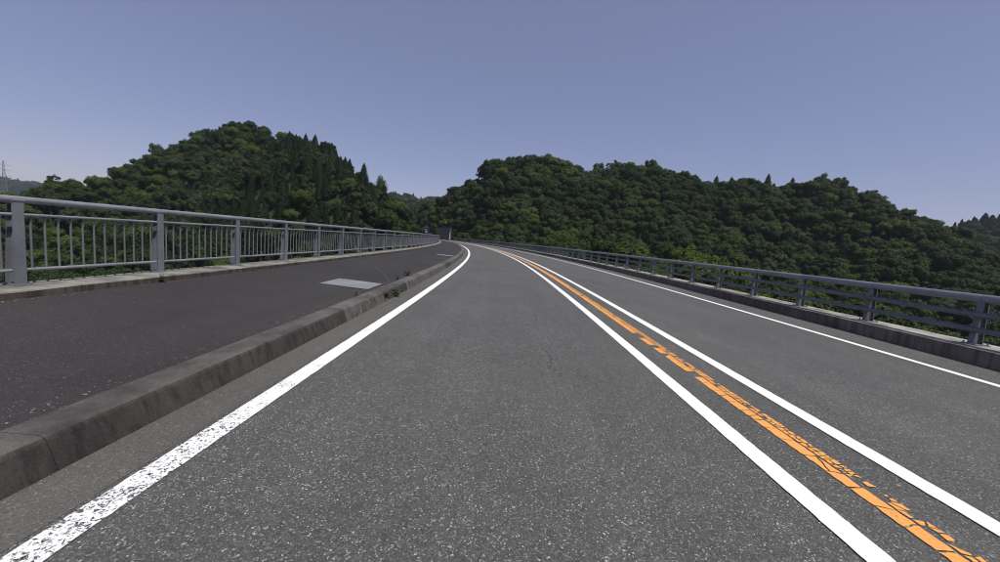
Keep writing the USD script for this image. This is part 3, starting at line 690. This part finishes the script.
PROTO = {'broad': [broadleaf('broadleaf_%s' % 'abcdefgh'[i], mat_leaf[m], 20 + i, sq, cl, 110, .056, lb) for i, (m, sq, cl, lb) in enumerate(
            [(0, .95, 54, .25), (0, 1.1, 60, .23), (1, .9, 50, .26), (1, 1.05, 64, .22), (3, .95, 56, .24), (2, 1.0, 58, .23), (1, 1.2, 60, .25), (0, .85, 50, .27)])],
         'conifer': [conifer('conifer_a', mat_leaf[4], 41), conifer('conifer_b', mat_leaf[4], 42, width=.52, layers=21), conifer('conifer_c', mat_leaf[0], 43, width=.66)],
         'pine': [sparse_pine('ridge_pine', mat_leaf[4], 51)], 'young': [broadleaf('young_tree_a', mat_leaf[2], 61, 1.0, 54, 105, .06, .24), broadleaf('young_tree_b', mat_leaf[2], 62, 1.1, 58, 100, .058, .23)]}

def project(p):
    d = np.asarray(p, float) - [0, 0, EYE]; w = d @ CF
    return 500 + F_PX * (d @ CR_) / np.maximum(w, .1), 281 - F_PX * (d @ CU_) / np.maximum(w, .1), w

def scatter(x0, x1, y0, y1, step, seed):
    r = np.random.default_rng(seed); X, Y = np.meshgrid(np.arange(x0, x1, step, dtype=float), np.arange(y0, y1, step, dtype=float))
    X[1::2] += step / 2
    X = X.ravel() + r.uniform(-.42, .42, X.size) * step; Y = Y.ravel() + r.uniform(-.42, .42, Y.size) * step
    return np.c_[X, Y], r
trees = []      # kind, prototype index, x, y, z, rot, scale xy, scale z, zone
def add(kind, idx, x, y, z, rot, sx, sz, zone): trees.append((kind, idx, x, y, z, rot, sx, sz, zone))
def forest(P, r, zone_fn, size, conifer_fn, verge=False):
    z = ground(P[:, 0], P[:, 1]); s, o, al = road_so(P)
    ok = ~((o > np.where(s > 114, -9.0, -11)) & (o < np.where(s > 150, 10.2, 13)) & (al < 15) & (s < 284)) | verge
    u, v, w = project(np.c_[P, z + 6]); ok &= (w > 8) & (u > -170) & (u < 1170)
    patch = meshkit.noise(np.c_[P / 26.0, np.zeros(len(P))], 17)
    for i in np.nonzero(ok)[0]:
        x, y = P[i]; zone = zone_fn(x, y, z[i])
        if zone is None: continue
        sc = size * (.55 + .85 * r.random() ** 1.4) * (.5 if (s[i] > 114 and -14 < o[i] < 15 and not verge) else 1)
        pc = conifer_fn(x, y)
        if r.random() < pc:
            add('conifer', r.integers(3), x, y, z[i], r.uniform(0, 6.28), sc * .95, sc * r.uniform(.78, .98), zone)
        else:
            k = int(np.clip(patch[i] * 8 + r.normal(0, 1.5), 0, 7))
            if math.hypot(x - 33, (y - 70) * .7) < 13 and r.random() < .75: k = 5
            add('broad', k, x, y, z[i], r.uniform(0, 6.28), sc, sc * r.uniform(.85, 1.15), zone)
def front_of(P2, pts, back):
    """True for points nearer than the ridge plus a margin"""
    return True
_R, _L = np.array(RIGHT), np.array(LEFT)
def polar_ridge(pts):
    a = np.arctan2(pts[:, 0], pts[:, 1]); k = np.argsort(a); return a[k], np.hypot(pts[:, 0], pts[:, 1])[k]
_ra, _rr = polar_ridge(_R[:-1]); _la, _lr = polar_ridge(_L[3:-1])
def beyond(x, y):
    """how far a point lies behind the crest, seen from the bridge"""
    a, r = math.atan2(x, y), math.hypot(x, y)
    return r - (np.interp(a, _ra, _rr) if a > -.2 else np.interp(a, _la, _lr))
def zone_main(x, y, z):
    if beyond(x, y) > (75 if -.27 < math.atan2(x, y) < -.10 else 95 if math.atan2(x, y) > .80 else 11): return None
    return 'right' if math.atan2(x, y) > -.2 else 'left'
def conif_main(x, y):
    if x < -35 and x > -125: return (.6 if beyond(x, y) < -38 else 0) * np.clip((130 - abs(x + 62) * 1.6 - abs(y - 128) * 1.3) / 75, 0, 1)
    if 100 < x < 122 and 165 < y < 195: return .15
    return .01 if beyond(x, y) < -20 else 0
P, r_ = scatter(-300, 240, 34, 250, 3.15, 101); forest(P, r_, zone_main, 2.9, conif_main)
r_ = np.random.default_rng(111); _s, _o = np.meshgrid(np.arange(113, 232, 2.1), np.concatenate([np.arange(9.6, 30, 2.1), np.arange(-30, -8.5, 2.1)]))
P = at(_s.ravel() + r_.uniform(-.8, .8, _s.size), _o.ravel() + r_.uniform(-.8, .8, _s.size))[:, :2]; _so = road_so(P); P = P[(_so[1] > 9.4) | (_so[1] < -7.6)]
forest(P, r_, lambda x, y, z: 'right' if math.atan2(x, y) > -.2 else 'left', 1.25, lambda x, y: 0, True)
P, r_ = scatter(225, 420, 60, 345, 6.0, 102); forest(P, r_, lambda x, y, z: 'back' if (y < 335) else None, 3.6, lambda x, y: .3)
P, r_ = scatter(150, 226, 196, 340, 6.5, 103); forest(P, r_, lambda x, y, z: 'back', 3.8, lambda x, y: .2)
P, r_ = scatter(-135, 20, 250, 330, 7.0, 104); forest(P, r_, lambda x, y, z: 'gap', 4.3, lambda x, y: .8)
P, r_ = scatter(-270, -20, 345, 690, 8.5, 105); forest(P, r_, lambda x, y, z: 'far', 5.2, lambda x, y: .3)
P, r_ = scatter(-1700, -1080, 780, 1150, 15, 106); forest(P, r_, lambda x, y, z: 'far', 8.5, lambda x, y: .2)

# explicit trees: nearer young trees by the right abutment, ridge-line trees
def solo(kind, idx, u, dist, v_top, width, label, cat='tree', name=None, base=None):
    """one tree whose top stands at a height seen along a bearing: worked out once, placed in the world"""
    a, b = u - 500, v_top - 281
    d = CF + CR_ * a / F_PX - CU_ * b / F_PX; d = d / np.hypot(d[0], d[1])
    x, y, zt = d[0] * dist, d[1] * dist, EYE + d[2] * dist
    zg = float(ground(x, y)[0]) if base is None else base
    hgt = max(2.0, zt - zg); top = {'broad': 2.0, 'young': 2.15, 'conifer': 2.55, 'pine': 2.5}[kind]
    t = thing(name or {'broad': 'broadleaf_tree', 'young': 'young_tree', 'conifer': 'conifer_tree', 'pine': 'pine_tree'}[kind], label, cat, (x, y, zg), (u * .37) % 6.28, None, None, (width, width, hgt / top))
    t.GetReferences().AddInternalReference(PROTO[kind][idx].GetPath()); t.SetInstanceable(True)
for i, (u, dist, vt, w) in enumerate([(480, 132, 222, 3.3), (466, 152, 232, 2.3), (497, 125, 236, 2.3), (515, 120, 232, 2.8), (556, 112, 238, 2.9), (597, 98, 240, 3.0), (641, 86, 238, 3.2), (672, 80, 243, 2.9), (692, 76, 240, 3.4), (714, 74, 252, 2.6), (729, 70, 250, 2.9), (757, 68, 263, 2.7), (802, 66, 277, 3.0)]):
    lab = ['pale conical young tree beside the far end of the guard rail', 'low bright bush just right of the white marker post', 'low yellow green bush behind the far guard rail', 'round yellow green tree behind the far guard rail, third from the marker post',
           'bright bush above the guard rail below the middle of the right hill', 'young tree standing above the guard rail left of the brightest clump', 'leafy young tree, first of the bright clump behind the guard rail',
           'low young tree between the two tall ones of the bright clump', 'tallest bright green tree behind the middle of the guard rail', 'low bright tree right of the tallest one behind the guard rail',
           'drooping yellow green tree behind the guard rail before the wide gap', 'young tree half hidden by the guard rail pipes', 'rightmost young tree seen between the guard rail pipes'][i]
    solo('young', i % 2, u, dist, vt, w, lab)
for u, vt, lab in ((601, 165, 'leftmost of three thin pines on the right hill crest'), (608, 163, 'middle one of three thin pines on the right hill crest'), (616, 160, 'tallest of three thin pines on the right hill crest')):
    solo('pine', 0, u, 203, vt, 2.6, lab)
solo('pine', 0, 874, 222, 190, 4.0, 'lone umbrella shaped pine on the right shoulder of the hill')
solo('pine', 0, 927, 226, 218, 3.6, 'small reddish ragged pine in the dip at the right')
for u, vt, lab in ((717, 176, 'leftmost of three dark conifers on the right hill crest'), (732, 177, 'middle one of three dark conifers on the right hill crest'), (769, 174, 'highest and rightmost of three dark conifers on the right hill crest')):
    solo('conifer', 2, u, 212, vt, 4.5, lab)
for u, vt, lab in ((969, 220, 'first small spire conifer on the hill at the right edge'), (986, 213, 'tall spire conifer on the hill at the right edge'), (993, 215, 'rightmost spire conifer on the hill at the right edge'), (976, 218, 'spire conifer left of the tall one at the right edge')):
    solo('conifer', 1, u, 465, vt, 9.0, lab)
solo('broad', 2, 379, 172, 170, 4.6, 'round tree crown standing proud on the right shoulder of the left hill')
solo('young', 0, 419, 138, 226, 1.8, 'small yellow bush at the end of the pedestrian railing')
solo('young', 1, 434, 150, 222, 2.2, 'pale green bush on top of the far concrete wall')

# visible size of every tree, painted near to far, so that the ones which show largest become things of their own
T = trees; pos = np.array([(t[2], t[3], t[4] + t[7]) for t in T]); uu, vv, ww = project(pos)
buf = np.zeros((290, 500), bool)
pu, pv, _ = project(at(np.linspace(4, 112, 60), O_LP, .44)); pu2, pv2, _ = project(at(np.linspace(6, 112, 60), O_RP, .28))
cols = np.arange(500) * 2.0
lim = np.minimum(np.interp(cols, pu, pv, left=300), 999)
lim2 = np.interp(cols, pu2[::-1], pv2[::-1], left=240, right=352)
for c in range(500): buf[max(0, int((lim[c] if cols[c] < 441 else lim2[c]) / 2)):, c] = True
seen = np.zeros(len(T))
for i in np.argsort(ww):
    rr = max(.6, F_PX * T[i][6] * .8 / ww[i] / 2); cx, cy = uu[i] / 2, vv[i] / 2
    x0, x1, y0, y1 = int(max(0, cx - rr)), int(min(500, cx + rr + 1)), int(max(0, cy - rr)), int(min(290, cy + rr + 1))
    if x1 <= x0 or y1 <= y0: continue
    g = buf[y0:y1, x0:x1]; yy, xx = np.mgrid[y0:y1, x0:x1]; m = ((xx - cx) ** 2 + (yy - cy) ** 2 <= rr * rr) & ~g
    seen[i] = m.sum(); g |= m
solo_set = set()
for kind, lim_ in (('broad', 285), ('conifer', 150)):
    idx = [i for i in np.argsort(-seen) if T[i][0] == kind and seen[i] > 0][:lim_]; solo_set |= set(idx)
HILL = {'left': 'left hill', 'right': 'right hill', 'back': 'rear hill at the right edge', 'gap': 'low rise in the gap', 'far': 'distant hazy hill'}
MARKS = {'left': [(60, 'at its left foot'), (130, 'on its left shoulder'), (195, 'left of its peak'), (275, 'under its peak'), (340, 'right of its peak'), (999, 'at its right end')],
         'right': [(475, 'above the retaining wall'), (525, 'under its left peak'), (595, 'right of the left peak'), (640, 'under the thin pines'), (705, 'right of the thin pines'), (785, 'under the dark conifers'), (850, 'under its right peak'), (905, 'under the lone pine'), (9999, 'at its right end')]}
TONE = ['deep green', 'deep green', 'mid green', 'mid green', 'grey green', 'yellow green', 'mid green', 'deep green']
ORD = ['leftmost', 'second', 'third', 'fourth', 'fifth', 'sixth', 'seventh', 'eighth', 'ninth', 'tenth', 'eleventh', 'twelfth', 'thirteenth', 'fourteenth', 'fifteenth', 'sixteenth', 'seventeenth', 'eighteenth', 'nineteenth', 'twentieth']
clusters = {}
for i in solo_set:
    k, p, x, y, z, rot, sx, sz, zone = T[i]
    el = (z + sz - EYE) / math.hypot(x, y); band = 'high on' if el > .11 else 'mid-slope on' if el > .03 else 'low on'
    mark = next((m for lim, m in MARKS.get(zone, []) if uu[i] < lim), '')
    clusters.setdefault((TONE[p] + ' tree' if k == 'broad' else 'dark conifer', band, zone, mark), []).append(i)
for (what, band, zone, mark), ids in sorted(clusters.items()):
    ids = sorted(ids, key=lambda i: uu[i]); grp = f'{what}s {band} the {HILL[zone]}'
    for n_, i in enumerate(ids):
        k, p, x, y, z, rot, sx, sz, zone = T[i]
        lab = f'{what} {band} the {HILL[zone]}' + (f', {mark}' if mark else '')
        if len(ids) > 1: lab += ', leftmost' if n_ == 0 else ', rightmost' if n_ == len(ids) - 1 else f', {ORD[n_]} from left' if n_ < len(ids) / 2 else f', {ORD[len(ids) - 1 - n_]} from right'
        t = thing('broadleaf_tree' if k == 'broad' else 'conifer_tree', lab, 'tree', (x, y, z), rot, grp, None, (sx, sx, sz))
        t.GetReferences().AddInternalReference(PROTO[k][p].GetPath()); t.SetInstanceable(True)
rest = [i for i in range(len(T)) if i not in solo_set]
pi = UsdGeom.PointInstancer.Define(stage, '/World/forest')
tag(pi, 'the wood that covers the hills behind the nearest trees', 'forest', kind='stuff')
keys = [('broad', q) for q in range(8)] + [('conifer', q) for q in range(3)]
UsdGeom.Scope.Define(stage, '/World/forest/prototypes')
rel = pi.CreatePrototypesRel()
for k in keys:
    q = UsdGeom.Xform.Define(stage, '/World/forest/prototypes/' + PROTO[k[0]][k[1]].GetName()); q.GetPrim().GetReferences().AddInternalReference(PROTO[k[0]][k[1]].GetPath()); rel.AddTarget(q.GetPath())
pi.CreateProtoIndicesAttr([keys.index((T[i][0], int(T[i][1]))) for i in rest])
pi.CreatePositionsAttr([Gf.Vec3f(float(T[i][2]), float(T[i][3]), float(T[i][4])) for i in rest])
pi.CreateOrientationsAttr([Gf.Quath(math.cos(T[i][5] / 2), 0, 0, math.sin(T[i][5] / 2)) for i in rest])
pi.CreateScalesAttr([Gf.Vec3f(float(T[i][6] * (.86 + .28 * ((i * .618) % 1))), float(T[i][6]), float(T[i][7])) for i in rest])
print('trees', len(T), 'single', len(solo_set), 'visible', int((seen > 0).sum()))

# ------------------------------------------------------------------ pylon on the far left ridge
def pylon(u, dist, v_top, h):
    a, b = u - 500, v_top - 281; d = CF + CR_ * a / F_PX - CU_ * b / F_PX; d = d / np.hypot(d[0], d[1]); x, y, zt = d[0] * dist, d[1] * dist, EYE + d[2] * dist
    t = thing('lattice_pylon', 'grey lattice power pylon on the distant ridge at the left edge', 'pylon', (x, y, zt - h), .8)
    w = lambda z: 3.6 * (1 - z / h) ** 1.3 + .45
    zs = np.linspace(0, h, 13)
    for sx, sy in ((1, 1), (1, -1), (-1, -1), (-1, 1)):
        obj('leg', tube([(sx * w(z), sy * w(z), z) for z in zs], .17, 5), mat_pylon, t)
    for z0, z1 in zip(zs[:-1], zs[1:]):
        out = []
        for k in range(4):
            c = [(1, 1), (1, -1), (-1, -1), (-1, 1)]; p, q = c[k], c[(k + 1) % 4]
            out.append(tube([(p[0] * w(z0), p[1] * w(z0), z0), (q[0] * w(z1), q[1] * w(z1), z1)], .09, 4)); out.append(tube([(q[0] * w(z0), q[1] * w(z0), z0), (p[0] * w(z1), p[1] * w(z1), z1)], .09, 4))
        obj('bracing', cat_meshes(out), mat_pylon, t)
    for z in (h * .66, h * .78, h * .9):
        out = []
        for sx in (-1, 1): out += [tube([(0, 0, z), (sx * 7.5, 0, z)], .13, 4), tube([(0, 0, z + 2.2), (sx * 7.5, 0, z)], .11, 4)]
        obj('cross_arm', cat_meshes(out), mat_pylon, t)
pylon(3, 900, 160.5, 62)

# ------------------------------------------------------------------ the air
hz_ = usdkit.material(stage, '/World/Looks/haze', {'v': ('principled_volume', {'color': (.80, .87, 1.0), 'density': 0.00013, 'anisotropy': 0.2})}, [], volume='v.volume')
v_, f_ = box(-3260, 3260, -2560, 3860, -60, 125)
tag(obj('haze', (v_, f_), hz_, kind='stuff'), 'thin bluish haze in the air between the hills', 'haze')
